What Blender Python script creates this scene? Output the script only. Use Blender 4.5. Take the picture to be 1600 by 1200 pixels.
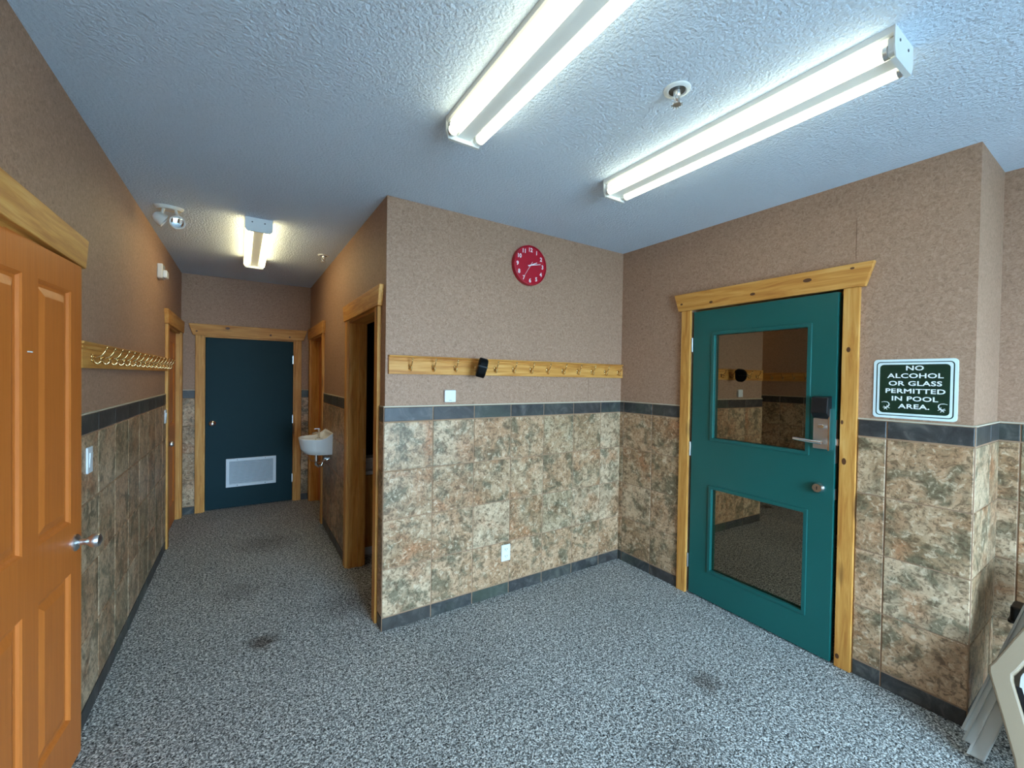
import bpy, bmesh, math, random
from mathutils import Vector, Matrix
random.seed(7)
for o in list(bpy.data.objects): bpy.data.objects.remove(o, do_unlink=True)
scene = bpy.context.scene
COL = scene.collection
R = math.radians

# ------------------------------------------------------------------ camera
YAW, PITCH, ROLL, FPX = 0.573943, 0.013919, 0.015553, 657.26
cd = bpy.data.cameras.new('camera'); cd.sensor_fit = 'HORIZONTAL'; cd.sensor_width = 36.0
cd.lens = FPX * 36.0 / 1600.0; cd.clip_start = 0.02; cd.clip_end = 200
cam = bpy.data.objects.new('camera', cd); COL.objects.link(cam)
_f = Vector((math.sin(YAW)*math.cos(PITCH), math.cos(YAW)*math.cos(PITCH), -math.sin(PITCH)))
_r = Vector((math.cos(YAW), -math.sin(YAW), 0)); _u = _r.cross(_f)
_r2 = _r*math.cos(ROLL) + _u*math.sin(ROLL); _u2 = -_r*math.sin(ROLL) + _u*math.cos(ROLL)
CAMZ = 1.54
cam.matrix_world = Matrix(((_r2.x,_u2.x,-_f.x,0),(_r2.y,_u2.y,-_f.y,0),(_r2.z,_u2.z,-_f.z,CAMZ),(0,0,0,1)))
scene.camera = cam

# ------------------------------------------------------------------ world, daylight, exposure
W = bpy.data.worlds.new('overcast_sky'); scene.world = W; W.use_nodes = True
bg = W.node_tree.nodes['Background']; bg.inputs[0].default_value = (0.46, 0.71, 1.0, 1); bg.inputs[1].default_value = 51.0
scene.view_settings.view_transform = 'Standard'; scene.view_settings.look = 'None'
scene.view_settings.gamma = 1.0; scene.view_settings.use_curve_mapping = False
scene.view_settings.exposure = 0.0
TUBE_FRONT = 6.3      # emission of the foreground tubes
TUBE_HALL = 15.0       # emission of the corridor tubes

# ------------------------------------------------------------------ room measures
XC, XR, XN, YC, YF, YJ, YB, ZC = 0.73, 2.75, 3.24, 2.529, 5.752, 0.454, -2.3, 2.618
LA = math.atan(0.0107)
class Frame:
    def __init__(s, loc, rz): s.loc = Vector(loc); s.rz = rz; s.m = Matrix.Translation(s.loc) @ Matrix.Rotation(rz, 4, 'Z')
    def p(s, x, y, z): return s.m @ Vector((x, y, z))
F_CLOCK = Frame((0, YC, 0), 0); F_FAR = Frame((0, YF, 0), 0); F_JOG = Frame((0, YJ, 0), 0)
F_RIGHT = Frame((XR, 0, 0), R(-90)); F_HALL = Frame((XC, 0, 0), R(-90)); F_NICHE = Frame((XN, 0, 0), R(-90))
F_LEFT = Frame((-0.571 - 2.4*0.0107, 0, 0), R(90) - LA)
F_BACK = Frame((0, YB, 0), R(180))

# light portal: only guides sampling of the sky through the added back window
pl = bpy.data.lights.new('window_portal', 'AREA'); pl.shape = 'RECTANGLE'; pl.size = 1.9; pl.size_y = 2.2
pl.cycles.is_portal = True
po = bpy.data.objects.new('window_portal', pl); COL.objects.link(po)
po.location = (1.30, YB - 0.13, 1.235); po.rotation_euler = (R(90), 0, 0)

# ------------------------------------------------------------------ node helpers
class NT:
    def __init__(s, name):
        s.mat = bpy.data.materials.new(name); s.mat.use_nodes = True; s.t = s.mat.node_tree; s.t.nodes.clear()
        s.out = s.t.nodes.new('ShaderNodeOutputMaterial')
    def n(s, typ, **kw):
        nd = s.t.nodes.new(typ)
        for k, v in kw.items():
            if k == 'inp':
                for a, b in v.items():
                    if hasattr(b, 'is_linked') or hasattr(b, 'links'): s.t.links.new(b, nd.inputs[a])
                    else: nd.inputs[a].default_value = b
            else: setattr(nd, k, v)
        return nd
    def noise(s, vec, scale, detail=3, rough=.55, dist=0):
        return s.n('ShaderNodeTexNoise', inp={'Vector': vec, 'Scale': scale, 'Detail': detail, 'Roughness': rough, 'Distortion': dist}).outputs['Fac']
    def ramp(s, fac, stops, interp='LINEAR'):
        nd = s.n('ShaderNodeValToRGB', inp={'Fac': fac}); cr = nd.color_ramp; cr.interpolation = interp
        while len(cr.elements) < len(stops): cr.elements.new(0.5)
        for e, (p, c) in zip(cr.elements, stops):
            e.position = p; e.color = (c[0], c[1], c[2], 1) if isinstance(c, (tuple, list)) else (c, c, c, 1)
        return nd.outputs['Color']
    def mix(s, fac, a, b, mode='MIX'):
        nd = s.n('ShaderNodeMix', data_type='RGBA', blend_type=mode)
        for i, v in ((0, fac), (6, a), (7, b)):
            if hasattr(v, 'links'): s.t.links.new(v, nd.inputs[i])
            else: nd.inputs[i].default_value = v if not isinstance(v, tuple) else (v[0], v[1], v[2], 1)
        return nd.outputs[2]
    def math(s, op, a, b=0.0, c=0.0):
        nd = s.n('ShaderNodeMath', operation=op)
        for i, v in enumerate((a, b, c)):
            if hasattr(v, 'links'): s.t.links.new(v, nd.inputs[i])
            else: nd.inputs[i].default_value = v
        return nd.outputs[0]
    def coords(s, rnd=0.0, scale=(1, 1, 1)):
        tc = s.n('ShaderNodeTexCoord').outputs['Object']
        mp = s.n('ShaderNodeMapping', inp={'Vector': tc}); mp.inputs['Scale'].default_value = scale
        v = mp.outputs['Vector']
        if rnd:
            oi = s.n('ShaderNodeObjectInfo').outputs['Random']
            k = s.math('MULTIPLY', oi, rnd)
            v = s.n('ShaderNodeVectorMath', operation='ADD', inp={0: v, 1: k}).outputs[0]
        return v
    def rand(s): return s.n('ShaderNodeObjectInfo').outputs['Random']
    def bump(s, h, strength=.3, dist=.01):
        return s.n('ShaderNodeBump', inp={'Height': h, 'Strength': strength, 'Distance': dist}).outputs['Normal']
    def pbr(s, color, rough=.5, metal=0.0, normal=None, spec=.5, **kw):
        b = s.n('ShaderNodeBsdfPrincipled')
        for k, v in (('Base Color', color), ('Roughness', rough), ('Metallic', metal), ('Specular IOR Level', spec), *kw.items()):
            if hasattr(v, 'links'): s.t.links.new(v, b.inputs[k])
            else: b.inputs[k].default_value = (v[0], v[1], v[2], 1) if isinstance(v, tuple) else v
        if normal is not None: s.t.links.new(normal, b.inputs['Normal'])
        s.t.links.new(b.outputs[0], s.out.inputs[0]); return s.mat
def srgb(r, g, b):
    f = lambda c: (c/255/12.92 if c/255 <= .04045 else ((c/255+.055)/1.055)**2.4)
    return (f(r), f(g), f(b))
M = {}
def plain(name, c, rough=.5, metal=0.0, spec=.5, bump=None):
    t = NT(name); nm = None
    v = t.coords(3.0)
    n = t.noise(v, 14, 3)
    col = t.mix(t.math('MULTIPLY', n, .22), c, tuple(x*.7 for x in c))
    if bump: nm = t.bump(t.noise(v, bump[0], 2), bump[1], .002)
    M[name] = t.pbr(col, rough, metal, nm, spec)

# wallpaper: mottled taupe with fine dark veins
t = NT('wallpaper'); v = t.coords()
n1 = t.noise(v, 60, 4, .65, 1.2); n2 = t.noise(v, 3.0, 2); n3 = t.noise(v, 44, 3, .6, 2.0)
c = t.ramp(n1, [(.30, srgb(146, 117, 96)), (.48, srgb(171, 139, 116)), (.70, srgb(190, 158, 136))])
vein = t.math('ABSOLUTE', t.math('SUBTRACT', n3, .5)); vein = t.ramp(vein, [(0.0, .40), (.022, 1.0)])
c = t.mix(.5, c, vein, 'MULTIPLY'); c = t.mix(t.math('MULTIPLY', n2, .25), c, srgb(140, 112, 92)); c = t.mix(1.0, c, (.97, .90, .84), 'MULTIPLY')
M['wallpaper'] = t.pbr(c, .62, 0, t.bump(n1, .12, .002), .35)
# ceiling: sprayed stipple
t = NT('ceiling_texture'); v = t.coords()
n1 = t.noise(v, 78, 3, .6); vo = t.n('ShaderNodeTexVoronoi', inp={'Vector': v, 'Scale': 95.0}).outputs['Distance']
h = t.math('SUBTRACT', t.ramp(n1, [(.38, 0.0), (.66, 1.0)]), t.math('MULTIPLY', vo, .6))
M['ceiling'] = t.pbr(t.mix(t.noise(v, 1.3, 2), srgb(200, 212, 226), srgb(212, 223, 236)), .9, 0, t.bump(h, .55, .006), .2)
# carpet: salt-and-pepper loop pile, with stains
t = NT('carpet'); v = t.coords()
n1 = t.noise(v, 140, 2, .5, .6); n2 = t.noise(v, 66, 3, .6, .6); n3 = t.noise(v, 1.7, 3)
m_ = t.math('ADD', t.math('MULTIPLY', n1, .62), t.math('MULTIPLY', n2, .38))
c = t.ramp(m_, [(.38, srgb(48, 48, 47)), (.50, srgb(148, 147, 142)), (.60, srgb(246, 244, 236))])
c = t.mix(t.math('MULTIPLY', n3, .30), c, srgb(140, 142, 142), 'MULTIPLY')
for (sx, sy, sr, k) in ((0.12, 2.78, .10, .75), (2.02, 1.24, .10, .6), (1.55, 1.05, .25, .25), (.2, 4.4, .3, .35), (.62, 2.95, .25, .35), (.0, 3.5, .2, .25), (1.0, 2.0, .3, .15)):
    d = t.n('ShaderNodeVectorMath', operation='DISTANCE', inp={0: v}); d.inputs[1].default_value = (sx, sy, 0)
    dd = t.math('ADD', d.outputs['Value'], t.math('MULTIPLY', t.math('SUBTRACT', t.noise(v, 14, 3), .5), .22))
    mk = t.ramp(t.math('DIVIDE', dd, sr), [(.25, k), (1.0, 0.0)])
    c = t.mix(mk, c, t.mix(1.0, c, srgb(120, 98, 82), 'MULTIPLY'))
M['carpet'] = t.pbr(c, .95, 0, t.bump(m_, .9, .012), .1)
# glazed mottled wall tile: cream, green-grey, brown and rust clouds with dark pitting
t = NT('stone_tile'); v = t.coords(37.0); rn = t.rand()
na = t.noise(v, 5.5, 5, .68, .4); nb = t.noise(v, 7.0, 4, .62, .8); nc = t.noise(v, 34, 4, .65, .8); nd_ = t.noise(v, 80, 2, .5)
vb = t.n('ShaderNodeVectorMath', operation='ADD', inp={0: v, 1: (11.3, 4.1, 7.7)}).outputs[0]; ne = t.noise(vb, 4.5, 4, .6, .5)
c = t.ramp(na, [(.30, srgb(126, 104, 80)), (.44, srgb(186, 158, 126)), (.56, srgb(224, 200, 170)), (.72, srgb(206, 168, 132))])
tint = t.ramp(rn, [(0.0, srgb(196, 156, 122)), (.25, srgb(150, 146, 120)), (.45, srgb(222, 204, 178)), (.62, srgb(166, 138, 106)), (.8, srgb(200, 176, 146)), (1.0, srgb(206, 150, 110))], 'CONSTANT')
c = t.mix(.42, c, tint)
c = t.mix(t.ramp(nb, [(.48, 0.0), (.61, .80)]), c, srgb(108, 108, 88))
rs = t.math('MULTIPLY', t.ramp(ne, [(.50, 0.0), (.68, .7)]), t.ramp(rn, [(.1, .2), (.8, 1.0)]))
c = t.mix(rs, c, srgb(190, 128, 84))
c = t.mix(t.ramp(nc, [(.52, 0.0), (.62, .66)]), c, srgb(94, 76, 56))
c = t.mix(t.ramp(nc, [(.35, .70), (.45, 0.0)]), c, srgb(234, 218, 194))
c = t.mix(t.ramp(nd_, [(.58, 0.0), (.68, .6)]), c, srgb(88, 70, 50))
c = t.mix(1.0, c, (.80, .70, .60), 'MULTIPLY')
M['tile'] = t.pbr(c, .42, 0, t.bump(nc, .10, .003), .35)
# slate border tile
t = NT('slate_tile'); v = t.coords(23.0); rn = t.rand()
n1 = t.noise(v, 9, 5, .65, 1.2); n2 = t.noise(v, 3, 3)
c = t.ramp(n1, [(.3, srgb(36, 36, 36)), (.52, srgb(62, 63, 62)), (.70, srgb(104, 102, 94))])
c = t.mix(t.math('MULTIPLY', t.ramp(n2, [(.45, 0.0), (.65, .7)]), rn), c, srgb(78, 86, 70))
c = t.mix(t.math('MULTIPLY', t.math('SUBTRACT', 1.0, rn), .45), c, srgb(70, 56, 50))
M['slate'] = t.pbr(c, .42, 0, t.bump(n1, .35, .006), .45)
plain('grout', srgb(158, 124, 96), .85); plain('tile_cap', srgb(196, 184, 160), .5)
# knotty pine, grain along x or z
for ax, sc, kn in (('x', (1.2, 16, 16), (2.6, 13, 13)), ('z', (16, 16, 1.2), (13, 13, 2.6))):
    t = NT('pine_' + ax); v = t.coords(5.0, sc); rn = t.rand()
    n1 = t.noise(v, 2.2, 4, .6, 1.0); n2 = t.noise(v, 9, 2, .5)
    c = t.ramp(n1, [(.30, srgb(178, 112, 46)), (.52, srgb(208, 147, 70)), (.75, srgb(224, 172, 98))])
    c = t.mix(t.math('MULTIPLY', n2, .25), c, srgb(160, 98, 44))
    kv = t.coords(9.0, kn)
    vd = t.n('ShaderNodeTexVoronoi', inp={'Vector': kv, 'Scale': .62}).outputs['Distance']
    c = t.mix(t.ramp(vd, [(.07, .85), (.16, .0)]), c, srgb(84, 48, 22))
    M['pine_' + ax] = t.pbr(c, .5, 0, t.bump(n1, .05, .002), .3)
# stained door skin with moulded wood grain
t = NT('door_skin'); v = t.coords(2.0, (22, 22, 1.1)); n1 = t.noise(v, 3.5, 3, .6, .4)
c = t.ramp(n1, [(.2, srgb(190, 102, 38)), (.8, srgb(206, 116, 48))])
M['door_skin'] = t.pbr(c, .42, 0, t.bump(n1, .25, .002), .4)
t = NT('teal_paint'); v = t.coords(2.0); n1 = t.noise(v, 60, 2); n2 = t.noise(v, 2.2, 3)
M['teal'] = t.pbr(t.mix(n2, srgb(14, 78, 72), srgb(20, 92, 86)), .33, 0, t.bump(n1, .05, .001), .5)
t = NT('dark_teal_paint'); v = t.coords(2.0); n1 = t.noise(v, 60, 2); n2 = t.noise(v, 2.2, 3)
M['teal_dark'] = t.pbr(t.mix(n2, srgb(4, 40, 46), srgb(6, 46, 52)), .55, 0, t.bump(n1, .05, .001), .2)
# door glass: dark tinted, mirror-like
t = NT('tinted_glass')
g = t.n('ShaderNodeBsdfGlossy', inp={'Color': (1.0, .78, .54, 1), 'Roughness': 0.0}); tr = t.n('ShaderNodeBsdfTransparent', inp={'Color': (.32, .28, .24, 1)})
mx = t.n('ShaderNodeMixShader', inp={0: .25, 1: tr.outputs[0], 2: g.outputs[0]}); t.t.links.new(mx.outputs[0], t.out.inputs[0]); M['glass'] = t.mat
t = NT('clear_glass')
g = t.n('ShaderNodeBsdfGlossy', inp={'Roughness': 0.0}); tr = t.n('ShaderNodeBsdfTransparent', inp={'Color': (.96, .98, .97, 1)})
mx = t.n('ShaderNodeMixShader', inp={0: .05, 1: tr.outputs[0], 2: g.outputs[0]}); t.t.links.new(mx.outputs[0], t.out.inputs[0]); M['clear_glass'] = t.mat
plain('chrome', (.78, .78, .78), .16, 1.0); plain('steel', (.70, .71, .72), .34, 1.0); plain('brass', (.75, .52, .24), .22, 1.0)
plain('white_plastic', srgb(228, 230, 230), .35); plain('enamel', srgb(226, 228, 226), .35); plain('porcelain', srgb(236, 236, 232), .12)
plain('red_plastic', srgb(178, 16, 40), .3); plain('white_print', srgb(240, 242, 240), .5); plain('black_plastic', srgb(16, 17, 19), .35)
plain('resin', srgb(150, 128, 102), .48, bump=(300, .1)); plain('resin_pale', srgb(196, 192, 182), .5); plain('sign_green', srgb(8, 44, 26), .4)
plain('sign_white', srgb(222, 236, 234), .4); plain('vent_white', srgb(214, 222, 226), .4); plain('vent_slat', srgb(150, 158, 164), .45)
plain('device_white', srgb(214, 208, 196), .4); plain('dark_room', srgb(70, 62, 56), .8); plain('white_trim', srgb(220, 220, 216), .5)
plain('lens', (.8, .86, .92), .05, 1.0); plain('copper', (.6, .36, .24), .3, 1.0); plain('cloth_black', srgb(9, 9, 10), .7, spec=.15, bump=(90, .3))
plain('outside_ground', srgb(150, 150, 145), .9); plain('knot', srgb(88, 50, 22), .5); plain('screw', srgb(90, 92, 92), .4, .6)
def emit(name, col, st):
    t = NT(name); e = t.n('ShaderNodeEmission', inp={'Color': (*col, 1), 'Strength': st}); t.t.links.new(e.outputs[0], t.out.inputs[0]); M[name] = t.mat
emit('tube_cool', (.98, 1.0, .74), TUBE_FRONT); emit('tube_warm', (1.0, .83, .44), TUBE_HALL)

# ------------------------------------------------------------------ geometry helpers
def box(bm, x0, x1, y0, y1, z0, z1):
    v = [bm.verts.new((x, y, z)) for x in (x0, x1) for y in (y0, y1) for z in (z0, z1)]
    for f in ((0, 1, 3, 2), (4, 6, 7, 5), (0, 4, 5, 1), (2, 3, 7, 6), (0, 2, 6, 4), (1, 5, 7, 3)): bm.faces.new([v[i] for i in f])
def prism(bm, pts, a0, a1, axis='y'):
    """polygon in the plane across axis ('y': xz points, 'x': yz points, 'z': xy points) run from a0 to a1"""
    def P(p, a): return {'y': (p[0], a, p[1]), 'x': (a, p[0], p[1]), 'z': (p[0], p[1], a)}[axis]
    A = [bm.verts.new(P(p, a0)) for p in pts]; B = [bm.verts.new(P(p, a1)) for p in pts]; n = len(pts)
    bm.faces.new(A); bm.faces.new(B[::-1])
    for i in range(n): bm.faces.new((A[i], B[i], B[(i+1) % n], A[(i+1) % n]))
def tube(bm, path, r, seg=8):
    path = [Vector(p) for p in path]; rr = r if isinstance(r, (list, tuple)) else [r]*len(path)
    rings = []; up = None
    for i, p in enumerate(path):
        d = (path[min(i+1, len(path)-1)] - path[max(i-1, 0)]).normalized()
        if up is None: up = d.orthogonal().normalized()
        up = (up - d*up.dot(d)).normalized(); s = d.cross(up)
        rings.append([bm.verts.new(p + rr[i]*(math.cos(2*math.pi*k/seg)*up + math.sin(2*math.pi*k/seg)*s)) for k in range(seg)])
    for a, b in zip(rings, rings[1:]):
        for k in range(seg): bm.faces.new((a[k], a[(k+1) % seg], b[(k+1) % seg], b[k]))
    bm.faces.new(rings[0][::-1]); bm.faces.new(rings[-1])
def lathe(bm, prof, c=(0, 0, 0), axis=(0, 0, 1), seg=24):
    """prof: (radius, height) pairs along axis from c"""
    c = Vector(c); a = Vector(axis).normalized(); u = a.orthogonal().normalized(); w = a.cross(u); rings = []
    for r, h in prof:
        if r < 1e-6: rings.append([bm.verts.new(c + a*h)])
        else: rings.append([bm.verts.new(c + a*h + r*(math.cos(2*math.pi*k/seg)*u + math.sin(2*math.pi*k/seg)*w)) for k in range(seg)])
    for A, B in zip(rings, rings[1:]):
        for k in range(seg):
            k2 = (k+1) % seg
            if len(A) == 1 and len(B) == 1: continue
            if len(A) == 1: bm.faces.new((A[0], B[k2], B[k]))
            elif len(B) == 1: bm.faces.new((A[k], A[k2], B[0]))
            else: bm.faces.new((A[k], A[k2], B[k2], B[k]))
    if len(rings[0]) > 1: bm.faces.new(rings[0][::-1])
    if len(rings[-1]) > 1: bm.faces.new(rings[-1])
def ball(bm, c, r, seg=10):
    lathe(bm, [(r*math.sin(math.pi*i/6), -r*math.cos(math.pi*i/6)) for i in range(7)], c, (0, 0, 1), seg)
def rrect(x0, x1, z0, z1, r, n=5):
    pts = []
    for cx, cz, a in ((x1-r, z1-r, 0), (x0+r, z1-r, 90), (x0+r, z0+r, 180), (x1-r, z0+r, 270)):
        for i in range(n+1):
            g = R(a + 90*i/n); pts.append((cx + r*math.cos(g), cz + r*math.sin(g)))
    return pts
def obj(name, bm, mat, parent=None, loc=(0, 0, 0), rot=(0, 0, 0), smooth=False, bevel=0, label=None, angle=40):
    if isinstance(bm, bpy.types.Mesh): me = bm
    else:
        bmesh.ops.recalc_face_normals(bm, faces=bm.faces[:])
        me = bpy.data.meshes.new(name); bm.to_mesh(me); bm.free()
        me.materials.append(M[mat])
        if smooth:
            for p in me.polygons: p.use_smooth = True
            me.set_sharp_from_angle(angle=R(angle))
    o = bpy.data.objects.new(name, me); COL.objects.link(o); o.parent = parent; o.location = loc; o.rotation_euler = rot
    if bevel:
        b = o.modifiers.new('bevel', 'BEVEL'); b.width = bevel; b.segments = 2; b.limit_method = 'ANGLE'; b.angle_limit = R(35)
    if label: o['label'] = label
    return o
def mk(fn, *a, **k):
    bm = bmesh.new(); fn(bm, *a, **k); return bm
def boxes(*bs):
    bm = bmesh.new()
    for b in bs: box(bm, *b)
    return bm
def tag(o, label, cat=None, group=None, kind=None):
    o['label'] = label
    if cat: o['category'] = cat
    if group: o['group'] = group
    if kind: o['kind'] = kind
    return o
def thing(name, label, cat, fr=None, p=(0, 0, 0), group=None, rz=0):
    o = bpy.data.objects.new(name, None); COL.objects.link(o); o.empty_display_size = .1
    if fr: o.location = fr.p(*p); o.rotation_euler = (0, 0, fr.rz + rz)
    else: o.location = p; o.rotation_euler = (0, 0, rz)
    return tag(o, label, cat, group)
def struct(name, fr=None, bm=None, mat=None, label=None, p=(0, 0, 0)):
    if bm is None:
        o = bpy.data.objects.new(name, None); COL.objects.link(o); o.empty_display_size = .1
    else: o = obj(name, bm, mat)
    if fr: o.location = fr.p(*p); o.rotation_euler = (0, 0, fr.rz)
    else: o.location = p
    o['kind'] = 'structure'
    if label: o['label'] = label
    return o
def text_mesh(s, size, sx=1.0, bold=0.0, space=1.0, depth=.0006):
    """text laid in the xz plane, centred, facing -y"""
    cu = bpy.data.curves.new('lettering', 'FONT'); cu.body = s; cu.size = size; cu.align_x = 'CENTER'; cu.align_y = 'CENTER'
    cu.offset = bold; cu.space_character = space; cu.extrude = depth; cu.resolution_u = 3
    o = bpy.data.objects.new('lettering', cu); COL.objects.link(o); bpy.context.view_layer.update()
    me = bpy.data.meshes.new_from_object(o.evaluated_get(bpy.context.evaluated_depsgraph_get()))
    bpy.data.objects.remove(o, do_unlink=True)
    me.transform(Matrix.Rotation(R(90), 4, 'X') @ Matrix.Diagonal((sx, 1, 1, 1)))
    return me

# ------------------------------------------------------------------ setting: floor, ceiling, walls
floor = struct('floor', bm=boxes((-1.9, 5.2, YB-.12, 6.0, -.12, 0)), mat='carpet', label='salt-and-pepper grey carpet floor')
ceiling = struct('ceiling', bm=boxes((-1.9, 5.2, YB-.12, 6.0, ZC, ZC+.12)), mat='ceiling', label='white stippled ceiling')
T = .12
wall_front = struct('wall_front', F_CLOCK, boxes((XC, XR, 0, T, 0, ZC)), 'wallpaper', 'taupe papered wall with the red clock, tiled below')
# door openings in local x: right wall x = -Y
wall_right = struct('wall_right', F_RIGHT, boxes((-YC-T, -1.865, 0, T, 0, ZC), (-1.865, -.942, 0, T, 2.05, ZC), (-.942, -YJ, 0, T, 0, ZC)), 'wallpaper', 'taupe papered wall with the teal glazed door')
wall_jog = struct('wall_jog', F_JOG, boxes((XR+T, XN+T, 0, T, 0, ZC)), 'wallpaper', 'short return wall right of the sign')
wall_niche = struct('wall_niche', F_NICHE, boxes((-YJ, -YB, 0, T, 0, ZC)), 'wallpaper', 'papered wall at the right edge behind the chairs')
wall_left = struct('wall_left', F_LEFT, boxes((YB-.1, 1.578, 0, T, 0, ZC), (1.578, 2.352, 0, T, 1.968, ZC), (2.352, 4.755, 0, T, 0, ZC), (4.755, 5.615, 0, T, 1.968, ZC), (5.615, 5.75, 0, T, 0, ZC)), 'wallpaper', 'long papered wall with coat rail and stained doors')
wall_far = struct('wall_far', F_FAR, boxes((-.75, -.342, 0, T, 0, ZC), (-.342, .56, 0, T, 1.958, ZC), (.56, XC+.14, 0, T, 0, ZC)), 'wallpaper', 'end wall of the corridor with the dark teal door')
wall_hall = struct('wall_hall', F_HALL, boxes((-YF, -5.64, 0, .13, 0, ZC), (-5.64, -4.765, 0, .13, 1.975, ZC), (-4.765, -3.515, 0, .13, 0, ZC), (-3.515, -2.70, 0, .13, 1.975, ZC), (-2.70, -YC-T, 0, .13, 0, ZC)), 'wallpaper', 'right-hand corridor wall with the small basin')
# back of the room (behind the viewer) with an unseen window added to light the room, and the dark rooms beyond the doors
wx0, wx1, wz0, wz1 = .35, 2.25, .12, 2.35
wall_back = struct('wall_back', None, boxes((-1.9, wx0, YB-T, YB, 0, ZC), (wx1, 5.2, YB-T, YB, 0, ZC), (wx0, wx1, YB-T, YB, 0, wz0), (wx0, wx1, YB-T, YB, wz1, ZC)), 'wallpaper', 'wall behind the viewer with an added wide window')
win = struct('added_window', None, None, None, 'unseen white-framed window added behind the viewer for daylight')
obj('window_frame', boxes((wx0, wx0+.06, YB-T, YB+.01, wz0, wz1), (wx1-.06, wx1, YB-T, YB+.01, wz0, wz1), (wx0, wx1, YB-T, YB+.01, wz0, wz0+.06), (wx0, wx1, YB-T, YB+.01, wz1-.06, wz1), (1.27, 1.33, YB-T, YB+.01, wz0, wz1)), 'white_trim', win)
for a, b in ((wx0+.06, 1.27), (1.33, wx1-.06)): obj('pane', boxes((a, b, YB-.06, YB-.055, wz0+.06, wz1-.06)), 'clear_glass', win)
struct('ground_outside', None, boxes((-15, 18, -30, YB-T-.01, -.5, -.3)), 'outside_ground', 'pale paving outside the window')['kind'] = 'structure'
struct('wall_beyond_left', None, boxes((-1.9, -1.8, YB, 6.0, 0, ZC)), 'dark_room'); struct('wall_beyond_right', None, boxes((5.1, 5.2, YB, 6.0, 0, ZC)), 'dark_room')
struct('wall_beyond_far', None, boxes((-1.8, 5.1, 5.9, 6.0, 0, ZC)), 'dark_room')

# ------------------------------------------------------------------ wall tiles: each one a piece of its wall
TP, JT = .009, .006
ROWS = [(.083, .373), (.373, .669), (.669, .966), (.966, 1.262)]
BASE, BAND = (0.0, .081), (1.264, 1.353)
_tc = {}
def tile_mesh(w, h, mat, wob=0):
    key = (round(w, 3), round(h, 3), mat)
    if key in _tc: return _tc[key]
    bm = bmesh.new(); c = .0022
    def ring(ins, y): return [bm.verts.new((sx*(w/2-ins), y, sz*(h/2-ins))) for sx, sz in ((-1, -1), (1, -1), (1, 1), (-1, 1))]
    A, B, C = ring(0, 0), ring(0, -TP+c), ring(c, -TP)
    for P, Q in ((A, B), (B, C)):
        for i in range(4): bm.faces.new((P[i], P[(i+1) % 4], Q[(i+1) % 4], Q[i]))
    bm.faces.new(C)
    bmesh.ops.recalc_face_normals(bm, faces=bm.faces[:])
    me = bpy.data.meshes.new(mat + '_mesh'); bm.to_mesh(me); bm.free(); me.materials.append(M[mat]); _tc[key] = me
    return me
def tiling(wall, edges, dy=0.0):
    """columns between successive edges (local x), full wainscot height"""
    x0, x1 = edges[0], edges[-1]
    obj('grout_bed', boxes((x0, x1, dy-.0055, dy+.004, 0, 1.356)), 'grout', wall)
    obj('tile_cap', boxes((x0, x1, dy-TP-.001, dy, 1.3535, 1.3595)), 'tile_cap', wall)
    for a, b in zip(edges, edges[1:]):
        for (z0, z1), mat, nm in [(BASE, 'slate', 'base_tile'), *[(r, 'tile', 'tile') for r in ROWS], (BAND, 'slate', 'border_tile')]:
            w, h = abs(b-a)-JT, z1-z0-JT
            if nm == 'base_tile': h = z1-z0-JT/2
            o = obj(nm, tile_mesh(w, h, mat), None, wall, ((a+b)/2, dy - random.uniform(0, .0006), (z0+z1)/2 - (JT/4 if nm == 'base_tile' else 0)))
            if nm == 'tile' and abs(w-h) < .03: o.rotation_euler = (0, random.choice((0, math.pi)), 0)
tiling(wall_front, [XC-.008, 1.035, 1.331, 1.626, 1.920, 2.215, 2.511, XR-.009])
tiling(wall_right, [-(YC-.001), -2.484, -2.189, -1.934]); tiling(wall_right, [-.870, -.751, -(YJ-.008)])
tiling(wall_jog, [XR+.001, 3.04, XN-.009]); tiling(wall_niche, [-(YJ-.001), -.375, -.08, .215, .51, .805, 1.10, 1.395, 1.69, 1.985, -YB])
tiling(wall_left, [2.437, 2.72, 3.016, 3.311, 3.607, 3.902, 4.198, 4.493, 4.682])
tiling(wall_left, [5.69, 5.738])
tiling(wall_far, [-.535, -.412]); tiling(wall_far, [.632, XC-.009])
tiling(wall_hall, [-4.690, -4.535, -4.240, -3.945, -3.650, -3.592]); tiling(wall_hall, [-2.622, -(YC)])
obj('paper_seam', boxes((2.372, 2.3735, -.0006, 0, 1.36, 1.553)), 'knot', wall_front)
obj('paper_seam', boxes((-.9005, -.8995, -.0006, 0, 2.20, 2.42)), 'knot', wall_right)

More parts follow.
